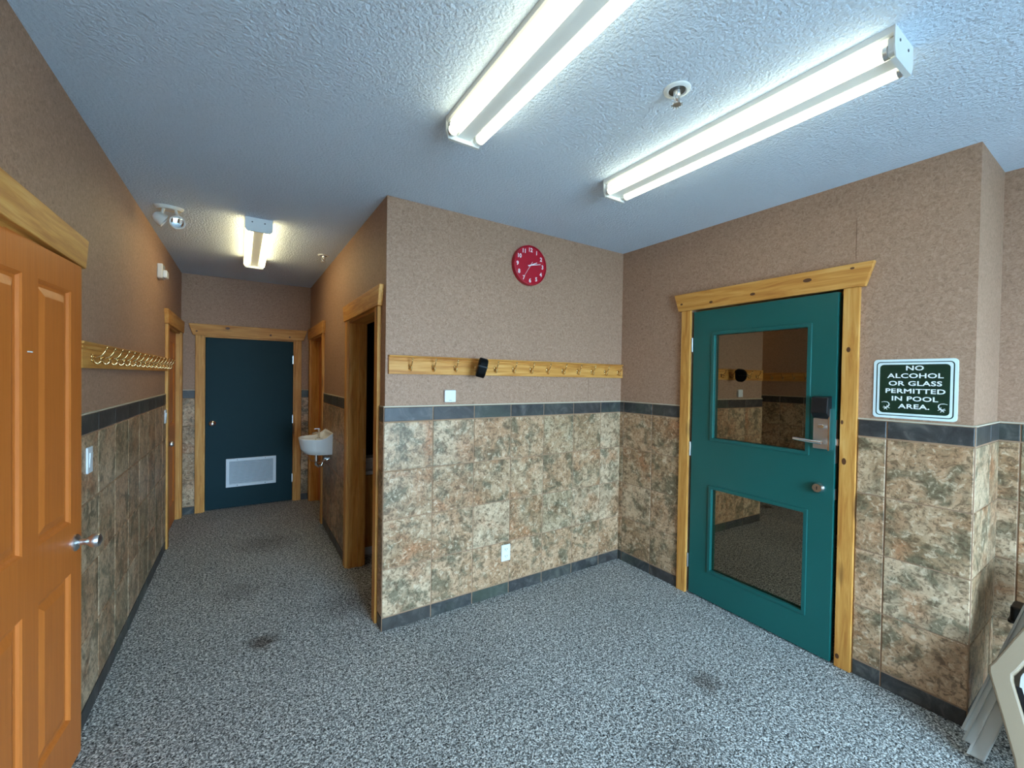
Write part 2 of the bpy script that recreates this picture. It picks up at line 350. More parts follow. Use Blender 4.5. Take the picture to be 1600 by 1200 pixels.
# ------------------------------------------------------------------ door trims
def trim(name, fr, cx0, cx1, ztop, zhead, label, depth=.12, cw=.073, jamb=True, up=.125, stop=True, jy=-.004):
    """cx0..cx1 clear opening in local x; casings outside it; header with slanted ends"""
    t_ = struct(name, fr, None, None, label)
    th = .022
    obj('casing', boxes((cx0-cw, cx0, -th, 0, 0, ztop)), 'pine_z', t_, bevel=.003)
    obj('casing', boxes((cx1, cx1+cw, -th, 0, 0, ztop)), 'pine_z', t_, bevel=.003)
    e0, e1 = cx0-cw, cx1+cw
    obj('header', mk(prism, [(e0-.022, zhead), (e1+.022, zhead), (e1+.06, zhead+up), (e0-.06, zhead+up)], -th-.008, 0), 'pine_x', t_, bevel=.003)
    if jamb:
        obj('jamb', boxes((cx0-.004, cx0+.014, jy, depth, 0, ztop)), 'pine_z', t_)
        obj('jamb', boxes((cx1-.014, cx1+.004, jy, depth, 0, ztop)), 'pine_z', t_)
        obj('head_jamb', boxes((cx0+.014, cx1-.014, jy, depth, ztop-.016, ztop+.002)), 'pine_x', t_)
    if stop:
        obj('stop', boxes((cx0+.014, cx0+.026, depth*.55, depth*.85, 0, ztop-.016)), 'pine_z', t_)
        obj('stop', boxes((cx1-.026, cx1-.014, depth*.55, depth*.85, 0, ztop-.016)), 'pine_z', t_)
    return t_
tr1 = trim('trim_1', F_RIGHT, -1.861, -.945, 2.049, 2.049, 'pine door casing around the teal glazed door', jy=.052, stop=False)
tr2 = trim('trim_2', F_FAR, -.339, .558, 1.957, 1.957, 'pine door casing around the dark teal door at the corridor end')
tr3 = trim('trim_3', F_LEFT, 1.582, 2.349, 1.966, 1.966, 'pine door casing around the nearest stained door')
tr4 = trim('trim_4', F_LEFT, 4.758, 5.612, 1.966, 1.966, 'pine door casing around the far stained door in the left wall')
tr5 = trim('trim_5', F_HALL, -3.512, -2.702, 1.972, 1.972, 'pine casing around the open doorway beside the clock wall', depth=.13)
tr6 = trim('trim_6', F_HALL, -5.637, -4.768, 1.972, 1.972, 'pine casing around the recessed doorway past the basin', depth=.13)
obj('strike_plate', boxes((-3.499, -3.4965, .085, .115, .86, .95)), 'steel', tr5)
# knots in the bright casing of the teal door
def knot(par, x, z, y, rx, rz):
    bm = bmesh.new(); pts = [(x + rx*math.cos(a*math.pi/6), z + rz*math.sin(a*math.pi/6)) for a in range(12)]
    prism(bm, pts, y-.0008, y+.001); obj('knot', bm, 'knot', par)
for x, z, rx, rz in ((-1.93, 2.10, .010, .007), (-1.70, 2.085, .013, .008), (-1.42, 2.095, .016, .009), (-1.115, 2.125, .022, .011), (-.905, 2.15, .010, .006)): knot(tr1, x, z, -.030, rx, rz)
for x, z, rx, rz in ((-.915, 1.72, .009, .014), (-.935, 1.33, .006, .012), (-.922, 1.12, .010, .018), (-.93, .06, .009, .014)): knot(tr1, x, z, -.022, rx, rz)
for x, z, rx, rz in ((-.12, 2.05, .022, .014), (.30, 2.0, .012, .012), (.50, 1.99, .010, .010), (-.40, 2.0, .010, .008)): knot(tr2, x, z, -.030, rx, rz)

# ------------------------------------------------------------------ doors
def handle_ball(bm, c, n, r=.027):
    """rose + neck + ball knob along direction n"""
    lathe(bm, [(0, -.001), (.032, 0), (.032, .005), (.028, .009), (.012, .013), (.011, .032), (.017, .040), (r, .052), (r*1.02, .062), (r*.85, .072), (r*.45, .077), (0, .078)], c, n, 20)
def panel_door(name, fr, hinge, width, z0, z1, ang, label, panels, handles, flip, setback=.0):
    """stained moulded door; local x runs from the latch edge (0) to the hinge (width)"""
    d = struct(name, None, None, None, label)
    d.location = fr.p(hinge, setback, 0); d.rotation_euler = (0, 0, fr.rz + ang)
    s = -1 if flip else 1      # flip: latch lies at larger local x, so the leaf extends to +x from the hinge
    X = lambda a: (width - a)*(-s)  # a = distance from the latch edge
    bm = bmesh.new(); th = .035
    xs = sorted({0, width, *[e for p in panels for e in p[:2]]}); zs = sorted({z0, z1, *[e for p in panels for e in p[2:]]})
    for a, b in zip(xs, xs[1:]):
        for c, e in zip(zs, zs[1:]):
            mx_, mz = (a+b)/2, (c+e)/2
            if any(p[0] < mx_ < p[1] and p[2] < mz < p[3] for p in panels): continue
            q = sorted((X(a), X(b))); box(bm, q[0], q[1], 0, th, c, e)
    bmesh.ops.remove_doubles(bm, verts=bm.verts[:], dist=1e-5)
    seen = {}
    for f in bm.faces:
        k = tuple(sorted(v.index if v.index >= 0 else id(v) for v in f.verts)); k = tuple(sorted(id(v) for v in f.verts)); seen.setdefault(k, []).append(f)
    bmesh.ops.delete(bm, geom=[f for g in seen.values() if len(g) > 1 for f in g], context='FACES_ONLY')
    obj('leaf', bm, 'door_skin', d)
    for p in panels:
        q = sorted((X(p[0]), X(p[1]))); bm = bmesh.new()
        def ring(ins, y): return [bm.verts.new(v) for v in ((q[0]+ins, y, p[2]+ins), (q[1]-ins, y, p[2]+ins), (q[1]-ins, y, p[3]-ins), (q[0]+ins, y, p[3]-ins))]
        rg = [ring(*r) for r in ((0, .0), (.006, .004), (.012, .011), (.022, .012), (.048, .004), (.052, .003))]
        for A, B in zip(rg, rg[1:]):
            for i in range(4): bm.faces.new((A[i], A[(i+1) % 4], B[(i+1) % 4], B[i]))
        bm.faces.new(rg[-1]); bk = ring(0, th-.004); bm.faces.new(bk[::-1])
        for i in range(4): bm.faces.new((rg[0][i], bk[i], bk[(i+1) % 4], rg[0][(i+1) % 4]))
        obj('panel', bm, 'door_skin', d)
    for a, z in handles: obj('knob', mk(handle_ball, (X(a), 0, z), (0, -1, 0)), 'steel', d, smooth=True, label='brushed steel door knob')
    for z in (z0+.2, (z0+z1)/2, z1-.2):
        obj('hinge', mk(tube, [(X(width)-(-s)*.004, -.006, z-.045), (X(width)-(-s)*.004, -.006, z+.045)], .006, 8), 'steel', d)
    return d
P4 = [(.092, .333, .96, 1.843), (.43, .672, .96, 1.843), (.092, .333, .20, .768), (.43, .672, .20, .768)]
door_near = panel_door('door_1', F_LEFT, 1.580+.002, .762, .012, 1.954, R(-3.9), 'orange-brown stained panel door standing ajar, nearest the viewer', P4, [(.056, .873)], True, .012)
obj('scuff', boxes((.362, .394, -.0006, .001, 1.598, 1.602)), 'white_print', door_near)
P4b = [(.10, .36, 1.02, 1.85), (.48, .74, 1.02, 1.85), (.10, .36, .22, .82), (.48, .74, .22, .82)]
door_far_l = panel_door('door_2', F_LEFT, 5.608, .846, .012, 1.946, 0, 'stained panel door far down the left wall', P4b, [(.06, .90)], False, .030)

def slab_ring(bm, x0, x1, z0, z1, holes, y0, y1):
    xs = sorted({x0, x1, *[e for h in holes for e in h[:2]]}); zs = sorted({z0, z1, *[e for h in holes for e in h[2:]]})
    def hole(mx_, mz): return any(h[0] < mx_ < h[1] and h[2] < mz < h[3] for h in holes) or not (x0 < mx_ < x1 and z0 < mz < z1)
    V = {}
    def v(x, y, z): return V.setdefault((x, y, z), bm.verts.new((x, y, z))) if (x, y, z) not in V else V[(x, y, z)]
    for i, (a, b) in enumerate(zip(xs, xs[1:])):
        for j, (c, e) in enumerate(zip(zs, zs[1:])):
            if hole((a+b)/2, (c+e)/2): continue
            for y in (y0, y1): bm.faces.new((v(a, y, c), v(b, y, c), v(b, y, e), v(a, y, e)))
            if hole(a-1e-4, (c+e)/2): bm.faces.new((v(a, y0, c), v(a, y1, c), v(a, y1, e), v(a, y0, e)))
            if hole(b+1e-4, (c+e)/2): bm.faces.new((v(b, y0, c), v(b, y1, c), v(b, y1, e), v(b, y0, e)))
            if hole((a+b)/2, c-1e-4): bm.faces.new((v(a, y0, c), v(a, y1, c), v(b, y1, c), v(b, y0, c)))
            if hole((a+b)/2, e+1e-4): bm.faces.new((v(a, y0, e), v(a, y1, e), v(b, y1, e), v(b, y0, e)))
    for w_ in [w_ for w_ in bm.verts if not w_.link_faces]: bm.verts.remove(w_)

# glazed teal door in the right wall, standing a crack open (hinged on the left as seen)
door = struct('door_3', None, None, None, 'teal door with two glazed panels, standing a crack open')
door.location = F_RIGHT.p(-1.845, -.002, 0); door.rotation_euler = (0, 0, F_RIGHT.rz + R(-1.7))
DW = .882
wu, wl = (.152, .752, 1.135, 1.872), (.152, .752, .215, .808)     # upper and lower light, from the hinge edge
obj('leaf', mk(slab_ring, 0, DW, .012, 2.036, [wu, wl], 0, .044), 'teal', door, bevel=.0015)
for w_ in (wu, wl):
    fr_ = obj('window_frame', mk(slab_ring, w_[0]-.008, w_[1]+.008, w_[2]-.008, w_[3]+.008, [(w_[0]+.014, w_[1]-.014, w_[2]+.014, w_[3]-.014)], -.007, .020), 'teal', door, bevel=.003)
    obj('pane', boxes((w_[0]+.001, w_[1]-.001, .021, .026, w_[2]+.001, w_[3]-.001)), 'glass', door, label='dark tinted glass pane')
for z in (.24, 1.05, 1.80):
    obj('hinge', mk(tube, [(-.008, -.006, z-.05), (-.008, -.006, z+.05)], .0065, 8), 'steel', door)
lock = obj('lock_case', mk(prism, rrect(.785, .868, 1.175, 1.345, .004, 2), -.022, 0), 'steel', door, bevel=.003, label='brushed steel keypad lock case')
bm = bmesh.new()
prism(bm, [(-.001, 1.345), (-.030, 1.347), (-.060, 1.375), (-.052, 1.462), (-.001, 1.468)], .786, .866, 'x'); obj('card_reader', bm, 'black_plastic', lock, bevel=.004, label='black card reader head')
obj('edge_cover', boxes((.862, .869, -.034, 0, 1.172, 1.40)), 'chrome', lock)
obj('thumb_turn', mk(prism, rrect(.812, .846, 1.287, 1.312, .010, 4), -.040, -.02), 'chrome', lock, bevel=.003)
bm = bmesh.new(); tube(bm, [(.838, -.02, 1.215), (.838, -.062, 1.215)], .011, 12); tube(bm, [(.842, -.058, 1.215), (.79, -.060, 1.216), (.735, -.060, 1.220), (.700, -.052, 1.221)], [.011, .0105, .010, .009], 12)
obj('lever', bm, 'chrome', lock, smooth=True, label='chrome lever handle')
bm = bmesh.new(); lathe(bm, [(0, 0), (.032, 0), (.031, .012), (.024, .020), (.023, .026), (0, .026)], (.812, 0, .955), (0, -1, 0), 24)
db = obj('deadbolt', bm, 'chrome', door, smooth=True, label='chrome deadbolt cylinder'); obj('keyhole', boxes((.810, .814, -.027, -.025, .946, .964)), 'black_plastic', db)
obj('latch_plate', boxes((DW-.001, DW+.0015, .008, .034, 1.10, 1.34)), 'steel', door); obj('latch_bolt', boxes((DW, DW+.012, .012, .030, 1.20, 1.235)), 'chrome', door); obj('deadlatch', boxes((DW, DW+.003, .012, .030, .90, .96)), 'steel', door)

# dark teal door at the corridor end with the vent
door = struct('door_4', F_FAR, None, None, 'dark teal flush door with white vent at the corridor end')
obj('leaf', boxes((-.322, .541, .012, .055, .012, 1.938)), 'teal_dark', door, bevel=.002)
obj('knob', mk(handle_ball, (-.258, .012, .98), (0, -1, 0)), 'chrome', door, smooth=True, label='chrome ball knob')
for z in (.28, 1.0, 1.72): obj('hinge', boxes((.536, .548, .002, .013, z-.05, z+.05)), 'steel', door)
vent = obj('vent', mk(slab_ring, -.130, .367, .245, .570, [(-.098, .335, .277, .538)], -.004, .012), 'vent_white', door, bevel=.002, label='white louvred vent grille')
obj('vent_back', boxes((-.098, .335, .009, .0115, .277, .538)), 'vent_slat', vent)
sl = None
for i in range(18):
    z = .277 + (i+.5)*.261/18
    if sl is None:
        bm = bmesh.new(); prism(bm, [(.0085, -.005), (.0075, -.006), (.0005, .004), (.0015, .005)], -.0975, .3345, 'x'); sl = obj('slat', bm, 'vent_white', vent, (0, 0, z)); sme = sl.data
    else: obj('slat', sme, None, vent, (0, 0, z))
for x in (-.02, .255):
    for z in (.261, .554): obj('screw', mk(lathe, [(0, 0), (.005, 0), (.004, .002), (0, .002)], (x, -.004, z), (0, -1, 0), 8), 'screw', vent)
# recessed stained door past the basin
door_r = struct('door_5', F_HALL, None, None, 'recessed stained door past the basin')
obj('leaf', boxes((-5.618, -4.788, .085, .12, .012, 1.952)), 'door_skin', door_r, bevel=.002)
obj('knob', mk(handle_ball, (-4.85, .085, .92), (0, -1, 0)), 'steel', door_r, smooth=True)

# ------------------------------------------------------------------ coat rails
def hook_mesh():
    bm = bmesh.new()
    lathe(bm, [(0, 0), (.011, 0), (.0105, .004), (.006, .007), (0, .008)], (0, 0, .004), (0, -1, 0), 12)
    lathe(bm, [(0, 0), (.009, 0), (.008, .004), (0, .006)], (0, 0, -.012), (0, -1, 0), 12)
    tube(bm, [(0, -.004, .004), (0, -.018, .002), (0, -.034, .010), (0, -.044, .026), (0, -.050, .042)], [.0045, .0045, .004, .0038, .0035], 8); ball(bm, (0, -.051, .045), .0065, 8)
    tube(bm, [(0, -.004, -.010), (0, -.012, -.024), (0, -.022, -.027), (0, -.030, -.018), (0, -.031, -.008)], [.0045, .0045, .004, .004, .0035], 8); ball(bm, (0, -.031, -.006), .0065, 8)
    bmesh.ops.recalc_face_normals(bm, faces=bm.faces[:])
    me = bpy.data.meshes.new('hook'); bm.to_mesh(me); bm.free(); me.materials.append(M['brass'])
    for p in me.polygons: p.use_smooth = True
    return me
HOOK = hook_mesh()
def coat_rail(fr, x0, x1, z0, z1, xs, label):
    r_ = thing('coat_rail', label, 'coat rail', fr, ((x0+x1)/2, 0, z0), 'wooden coat rails with brass hooks')
    c = (x0+x1)/2; h = z1-z0; a, b = x0-c, x1-c
    bm = bmesh.new()
    prism(bm, [(0, 0), (-.018, 0), (-.019, .003), (-.019, h-.036), (-.015, h-.034), (-.015, h-.030), (-.021, h-.027), (-.021, h-.020), (-.015, h-.017), (-.015, h-.013), (-.025, h-.008), (-.027, h-.002), (-.024, h), (0, h)], a, b, 'x')
    obj('board', bm, 'pine_x', r_)
    for x in xs: obj('hook', HOOK, None, r_, (x-c, -.019, .048))
    return r_
coat_rail(F_CLOCK, XC+.016, XR-.002, 1.555, 1.668, [.874+.151*i for i in range(13)], 'pine coat rail with thirteen brass hooks below the clock')
coat_rail(F_LEFT, 2.44, 4.680, 1.555, 1.668, [2.56+.139*i for i in range(16)], 'pine coat rail with brass hooks along the left corridor wall')

# black pouch hung on the fourth hook
pch = thing('pouch', 'small black pouch hung on the fourth hook of the clock wall rail', 'pouch', F_CLOCK, (.874+.151*3, -.0715, 1.548))
bm = bmesh.new()
prism(bm, [(-.004, .030), (-.012, .008), (-.035, -.004), (-.070, -.006), (-.098, .012), (-.108, .045), (-.104, .075), (-.080, .098), (-.030, .108), (-.006, .096)], -.028, .028, 'x')
bmesh.ops.scale(bm, verts=bm.verts[:], vec=(1, 1, 1.15))
bo = obj('body', bm, 'cloth_black', pch, rot=(0, R(14), R(-22)), bevel=.008)
obj('flap', boxes((-.0305, .0305, -.112, -.040, .060, .0665)), 'black_plastic', bo, bevel=.002)

# ------------------------------------------------------------------ wall clock
ck = thing('wall_clock', 'round red wall clock with white numerals on the front wall', 'clock', F_CLOCK, (1.757, -.001, 2.357))
bm = bmesh.new(); lathe(bm, [(0, 0), (.140, 0), (.1435, .004), (.1435, .030), (.1415, .036), (.1375, .037), (.1355, .034), (.1345, .028)], (0, 0, 0), (0, -1, 0), 64); obj('case', bm, 'red_plastic', ck, smooth=True)
bm = bmesh.new(); lathe(bm, [(.1343, .025), (.1343, .0286)], (0, 0, 0), (0, -1, 0), 64); obj('dial', bm, 'red_plastic', ck)
for k in range(1, 13):
    a = R(30*k); o = obj('numeral', text_mesh(str(k), .040, .95, .0011), None, ck, (.110*math.sin(a), -.0290, .110*math.cos(a))); o.data.materials.clear(); o.data.materials.append(M['white_print'])
def hand(l, tail, w0, w1, ang, y, nm):
    bm = bmesh.new(); prism(bm, [(-w0, -tail), (w0, -tail), (w1, l), (-w1, l)], y-.001, y); obj(nm, bm, 'white_print', ck, rot=(0, R(ang), 0))
hand(.064, .018, .0032, .0028, 66, -.030, 'hour_hand'); hand(.092, .022, .0028, .0022, 78, -.032, 'minute_hand'); hand(.100, .030, .0013, .0009, 213, -.034, 'second_hand')
obj('hub', mk(lathe, [(0, .028), (.005, .028), (.005, .037), (0, .037)], (0, 0, 0), (0, -1, 0), 12), 'white_print', ck)

# ------------------------------------------------------------------ plates on the walls
th_ = thing('thermostat', 'square white sensor plate below the coat rail on the clock wall', 'thermostat', F_CLOCK, (1.147, 0, 1.378))
obj('body', mk(prism, rrect(-.039, .039, 0, .078, .006, 3), -.022, 0), 'white_plastic', th_, bevel=.003); obj('mark', boxes((-.010, .010, -.0228, -.022, .010, .013)), 'vent_slat', th_)
def wall_plate(name, label, cat, fr, x, z, dy, kind):
    o = thing(name, label, cat, fr, (x, dy, z-.057))
    obj('plate', mk(prism, rrect(-.036, .036, 0, .115, .005, 3), -.007, .0), 'white_plastic', o, bevel=.002)
    if kind == 'outlet':
        for zz in (.033, .082):
            s_ = obj('socket', mk(prism, rrect(-.017, .017, zz-.016, zz+.016, .010, 4), -.0095, -.006), 'white_plastic', o)
            obj('slots', boxes((-.009, -.006, -.0099, -.0094, zz-.002, zz+.008), (.006, .009, -.0099, -.0094, zz-.002, zz+.008), (-.002, .002, -.0099, -.0094, zz-.011, zz-.007)), 'black_plastic', s_)
    else:
        bm = bmesh.new(); prism(bm, [(-.007, .025), (-.0085, .026), (-.0125, .089), (-.007, .090)], -.017, .017, 'x'); obj('rocker', bm, 'white_plastic', o, bevel=.001)
    return o
wall_plate('power_outlet', 'white double power outlet low on the tiled clock wall', 'outlet', F_CLOCK, 1.596, .296, -TP, 'outlet')
wall_plate('light_switch', 'white rocker switch on the tiles beside the nearest stained door', 'switch', F_LEFT, 2.565, 1.150, -TP, 'switch')
wall_plate('light_switch', 'white rocker switch on the tiles beside the far stained door', 'switch', F_LEFT, 4.635, 1.165, -TP, 'switch')
# alarm device high on the left wall
al = thing('alarm_strobe', 'white alarm sounder with strobe high on the left wall', 'alarm', F_LEFT, (4.345, 0, 2.285))
bo = obj('body', boxes((-.055, .055, -.034, 0, 0, .115)), 'device_white', al, bevel=.006)
obj('strobe', boxes((-.045, .045, -.060, -.034, .008, .068)), 'white_plastic', al, bevel=.008); obj('grille', boxes(*[(-.04, .04, -.0365, -.034, .078+.008*i, .082+.008*i) for i in range(4)]), 'vent_slat', al)
obj('strobe_slot', boxes((-.018, -.010, -.0612, -.059, .018, .055)), 'black_plastic', al)

# ------------------------------------------------------------------ sign beside the teal door
sg = thing('pool_sign', 'green and white sign beside the teal door forbidding alcohol and glass', 'sign', F_RIGHT, (-.658, 0, 1.370))
obj('plate', mk(prism, rrect(-.153, .153, 0, .293, .016, 5), -.004, 0), 'sign_white', sg, bevel=.001)
def rring(o_, i_, y0, y1):
    bm = bmesh.new(); A = [[bm.verts.new((p[0], y, p[1])) for p in q] for q in (o_, i_) for y in (y0, y1)]; n = len(o_)
    for P, Q in ((A[0], A[1]), (A[1], A[3]), (A[3], A[2]), (A[2], A[0])):
        for i in range(n): bm.faces.new((P[i], P[(i+1) % n], Q[(i+1) % n], Q[i]))
    return bm
obj('border_line', rring(rrect(-.141, .141, .012, .281, .016, 5), rrect(-.137, .137, .016, .277, .013, 5), -.0046, -.004), 'sign_green', sg)
fld = obj('field', mk(prism, rrect(-.127, .127, .026, .267, .016, 5), -.0046, -.004), 'sign_green', sg)
zz = .248
for s_, w_ in (('NO', 1.3), ('ALCOHOL', 1.3), ('OR GLASS', 1.3), ('PERMITTED', 1.3), ('IN POOL', 1.3), ('AREA.', 1.3)):
    o = obj('lettering', text_mesh(s_, .0315, 1.32, .0006, 1.04, .0004), None, fld, (0.004, -.0050, zz)); o.data.materials.clear(); o.data.materials.append(M['white_print']); zz -= .0375
for sx, cx in ((1, -.098), (-1, .100)):
    bm = bmesh.new()
    def seg(a, b, w):
        a = Vector(a); b = Vector(b); d = (b-a).normalized(); n_ = Vector((-d.y, d.x))*w
        prism(bm, [((q.x)*sx+cx, q.y+.052) for q in (a-n_, b-n_, b+n_, a+n_)], -.0052, -.0044)
    arc = [(-.020, .026), (-.010, .029), (.002, .028), (.009, .022), (.010, .013), (.006, .006), (-.001, .000), (-.006, -.005)]
    for i, (a, b) in enumerate(zip(arc, arc[1:])): seg(a, b, (.0011, .0014, .0017, .002, .0023, .0032, .0030)[i])
    for a, b in (((.004, .004), (.001, .012)), ((.004, .003), (.012, -.003)), ((-.004, -.002), (-.014, .000)), ((-.003, -.003), (.003, -.011)), ((-.006, -.004), (-.009, -.010)), ((-.003, .001), (-.012, .006))): seg(a, b, .0012)
    obj('gecko_mark', bm, 'white_print', fld)

# ------------------------------------------------------------------ ceiling fixtures
def fixture(label, x, y0, y1, tubemat):
    f = thing('ceiling_light', label, 'ceiling light', None, (x, (y0+y1)/2, ZC), 'two-tube fluorescent ceiling lights'); L = (y1-y0)/2
    bm = bmesh.new(); prism(bm, [(-.080, 0), (-.080, -.020), (-.074, -.026), (-.044, -.026), (-.030, -.070), (.030, -.070), (.044, -.026), (.074, -.026), (.080, -.020), (.080, 0)], -L+.003, L-.003, 'y'); obj('housing', bm, 'enamel', f)
    for s_ in (-1, 1):
        bm = bmesh.new(); pts = [(-.082, 0), (-.082, -.062), (-.070, -.092), (.070, -.092), (.082, -.062), (.082, 0)]
        a = s_*L; prism(bm, pts, min(a, a-s_*.004), max(a, a-s_*.004), 'y'); box(bm, -.070, .070, *sorted((a, a-s_*.014)), -.0935, -.0915)
        ep = obj('end_plate', bm, 'enamel', f)
        for x_ in (-.040, .035): obj('screw', mk(lathe, [(0, 0), (.005, 0), (.004, .002), (0, .002)], (x_, a, -.03), (0, s_, 0), 8), 'screw', ep)
        for q in (-1, 1): obj('lampholder', mk(prism, rrect(q*.060-.012, q*.060+.012, -.078, -.026, .008, 3), *sorted((a-s_*.004, a-s_*.020)), 'y'), 'white_plastic', ep)
    for q in (-1, 1):
        obj('tube', mk(tube, [(q*.063, -L+.030, -.066), (q*.063, L-.030, -.066)], .0195, 16), tubemat, f, smooth=True, label='glowing fluorescent tube')
        for s_ in (-1, 1): obj('tube_cap', mk(tube, [(q*.063, s_*(L-.031), -.066), (q*.063, s_*(L-.020), -.066)], .0197, 16), 'steel', f, smooth=True)
    return f
fixture('two-tube fluorescent light cut off by the top of the photo', .790, .40, 1.63, 'tube_cool')
fixture('two-tube fluorescent light nearest the teal door', 1.722, .455, 1.66, 'tube_cool')
fixture('two-tube fluorescent light in the corridor', .105, 3.42, 4.62, 'tube_warm')
def sprinkler(label, x, y):
    s_ = thing('fire_sprinkler', label, 'sprinkler', None, (x, y, ZC), 'pendant fire sprinklers')
    obj('escutcheon', mk(lathe, [(.026, 0), (.048, 0), (.047, .004), (.040, .008), (.034, .009), (.030, .005), (.024, .003)], (0, 0, 0), (0, 0, -1), 28), 'enamel', s_, smooth=True)
    obj('body', mk(lathe, [(0, 0), (.013, 0), (.013, .020), (.009, .026), (.005, .027), (.004, .034), (0, .034)], (0, 0, 0), (0, 0, -1), 16), 'steel', s_, smooth=True)
    obj('cup', mk(lathe, [(0, .0035), (.030, .0035), (.029, .0062), (0, .0062)], (0, 0, 0), (0, 0, -1), 20), 'screw', s_)
    bm = bmesh.new()
    for q in (-1, 1): tube(bm, [(q*.010, 0, -.018), (q*.015, 0, -.030), (q*.011, 0, -.044), (0, 0, -.052)], .0032, 6)
    obj('frame_arms', bm, 'steel', s_, smooth=True); obj('bulb', mk(tube, [(0, 0, -.030), (0, 0, -.050)], .003, 8), 'copper', s_)
    bm = bmesh.new(); lathe(bm, [(0, 0), (.006, 0), (.016, .003), (.016, .005), (0, .004)], (0, 0, -.052), (0, 0, -1), 16)
    for k in range(10):
        a = 2*math.pi*k/10; tube(bm, [(.014*math.cos(a), .014*math.sin(a), -.056), (.021*math.cos(a), .021*math.sin(a), -.058)], .0022, 5)
    obj('deflector', bm, 'steel', s_)
sprinkler('pendant sprinkler between the two front fluorescent lights', 1.353, .998)
sprinkler('pendant sprinkler on the corridor ceiling by the right wall', .625, 4.12)
# twin-head emergency light
em = thing('emergency_light', 'twin-head emergency light on the corridor ceiling', 'emergency light', None, (-.395, 3.53, ZC))
bm = bmesh.new(); lathe(bm, [(0, 0), (.078, 0), (.078, .008), (.066, .020), (.020, .024), (0, .024)], (0, 0, 0), (0, 0, -1), 28); bmesh.ops.scale(bm, verts=bm.verts[:], vec=(1.0, .62, 1)); obj('base', bm, 'device_white', em, smooth=True)
for (hx, hy, d) in ((-.030, -.03, (.75, .1, -.45)), (.045, -.03, (.25, -.9, -.30))):
    bm = bmesh.new(); tube(bm, [(hx*.8, hy*.6, -.018), (hx, hy, -.050), (hx, hy, -.062)], .009, 8); ball(bm, (hx, hy, -.060), .013); arm = obj('arm', bm, 'device_white', em, smooth=True)
    dv = Vector(d).normalized(); c = Vector((hx, hy, -.098)) - dv*.02
    bm = bmesh.new(); lathe(bm, [(0, -.030), (.020, -.028), (.034, -.012), (.041, .016), (.043, .030), (.0425, .036), (.038, .036), (.037, .030)], c, dv, 24); hd = obj('lamp_head', bm, 'device_white', em, smooth=True)
    bm = bmesh.new(); lathe(bm, [(.037, .029), (.030, .031), (.014, .033), (0, .034)], c, dv, 24); obj('lens', bm, 'lens', hd, smooth=True)

# ------------------------------------------------------------------ wall basin in the corridor
sk = thing('wall_basin', 'small white wall-hung basin in the corridor', 'basin', F_HALL, (-4.335, 0, .80))
def dshape(w, dep, y0, n=20):
    pts = []
    for i in range(n+1):
        a = math.pi*i/n; x = -w*math.cos(a); s_ = math.sin(a)**.75; pts.append((x, y0 - dep*s_))
    return pts
bm = bmesh.new()
def rise(y): return .062*max(0.0, 1 - (-y)/.10)**1.4
lev = [(.105, .180, 0.0, .0), (.140, .225, 0.0, .006), (.152, .262, 0.0, .05), (.165, .280, 0.0, .140), (.168, .284, 0.0, .150), (.162, .277, -.004, .155), (.152, .258, -.020, .152), (.147, .246, -.026, .140), (.115, .190, -.045, .090), (.060, .120, -.075, .070)]
rings = []
for i, (w_, dp, y0, z) in enumerate(lev):
    rings.append([bm.verts.new((x, y, z + (rise(y) if 3 <= i <= 7 else 0))) for x, y in dshape(w_*1.22, dp*.97, y0)])
for A, B in zip(rings, rings[1:]):
    n = len(A)
    for k in range(n): bm.faces.new((A[k], A[(k+1) % n], B[(k+1) % n], B[k]))
bm.faces.new(rings[0][::-1]); bm.faces.new(rings[-1]); obj('bowl', bm, 'porcelain', sk, smooth=True, angle=60)
bm = bmesh.new(); lathe(bm, [(0, 0), (.018, 0), (.018, .006), (.012, .010), (.011, .070), (.013, .075), (.013, .092), (0, .094)], (-.105, -.085, .125), (0, 0, 1), 16); tube(bm, [(-.105, -.085, .180), (-.090, -.115, .187), (-.080, -.145, .180)], [.010, .009, .008], 10); box(bm, -.112, -.098, -.125, -.080, .218, .226)
obj('tap', bm, 'chrome', sk, smooth=True); obj('tap_deck', boxes((-.130, -.080, -.115, -.055, .08, .130)), 'porcelain', sk, bevel=.008)
bm = bmesh.new(); tube(bm, [(0, -.12, .004), (0, -.12, -.065)], .017, 12); tube(bm, [(0, -.12, -.06), (0, -.12, -.105), (0, -.10, -.125), (0, -.075, -.12), (0, -.065, -.09), (0, -.055, -.07), (0, 0, -.065)], .014, 10); lathe(bm, [(.02, 0), (.02, .014)], (0, -.12, -.07), (0, 0, 1), 14); obj('drain_trap', bm, 'chrome', sk, smooth=True)
bm = bmesh.new(); tube(bm, [(-.06, -.20, .004), (-.055, -.19, -.03), (-.03, -.16, -.07), (.02, -.11, -.085), (.05, -.06, -.07), (.055, -.03, -.045)], .0055, 8); obj('supply_hose', bm, 'copper', sk, smooth=True)
bm = bmesh.new(); tube(bm, [(.055, 0, -.045), (.055, -.045, -.045)], .010, 10); lathe(bm, [(0, 0), (.017, 0), (.017, .012), (0, .012)], (.055, -.045, -.045), (0, -1, 0), 12); obj('stop_valve', bm, 'steel', sk, smooth=True)

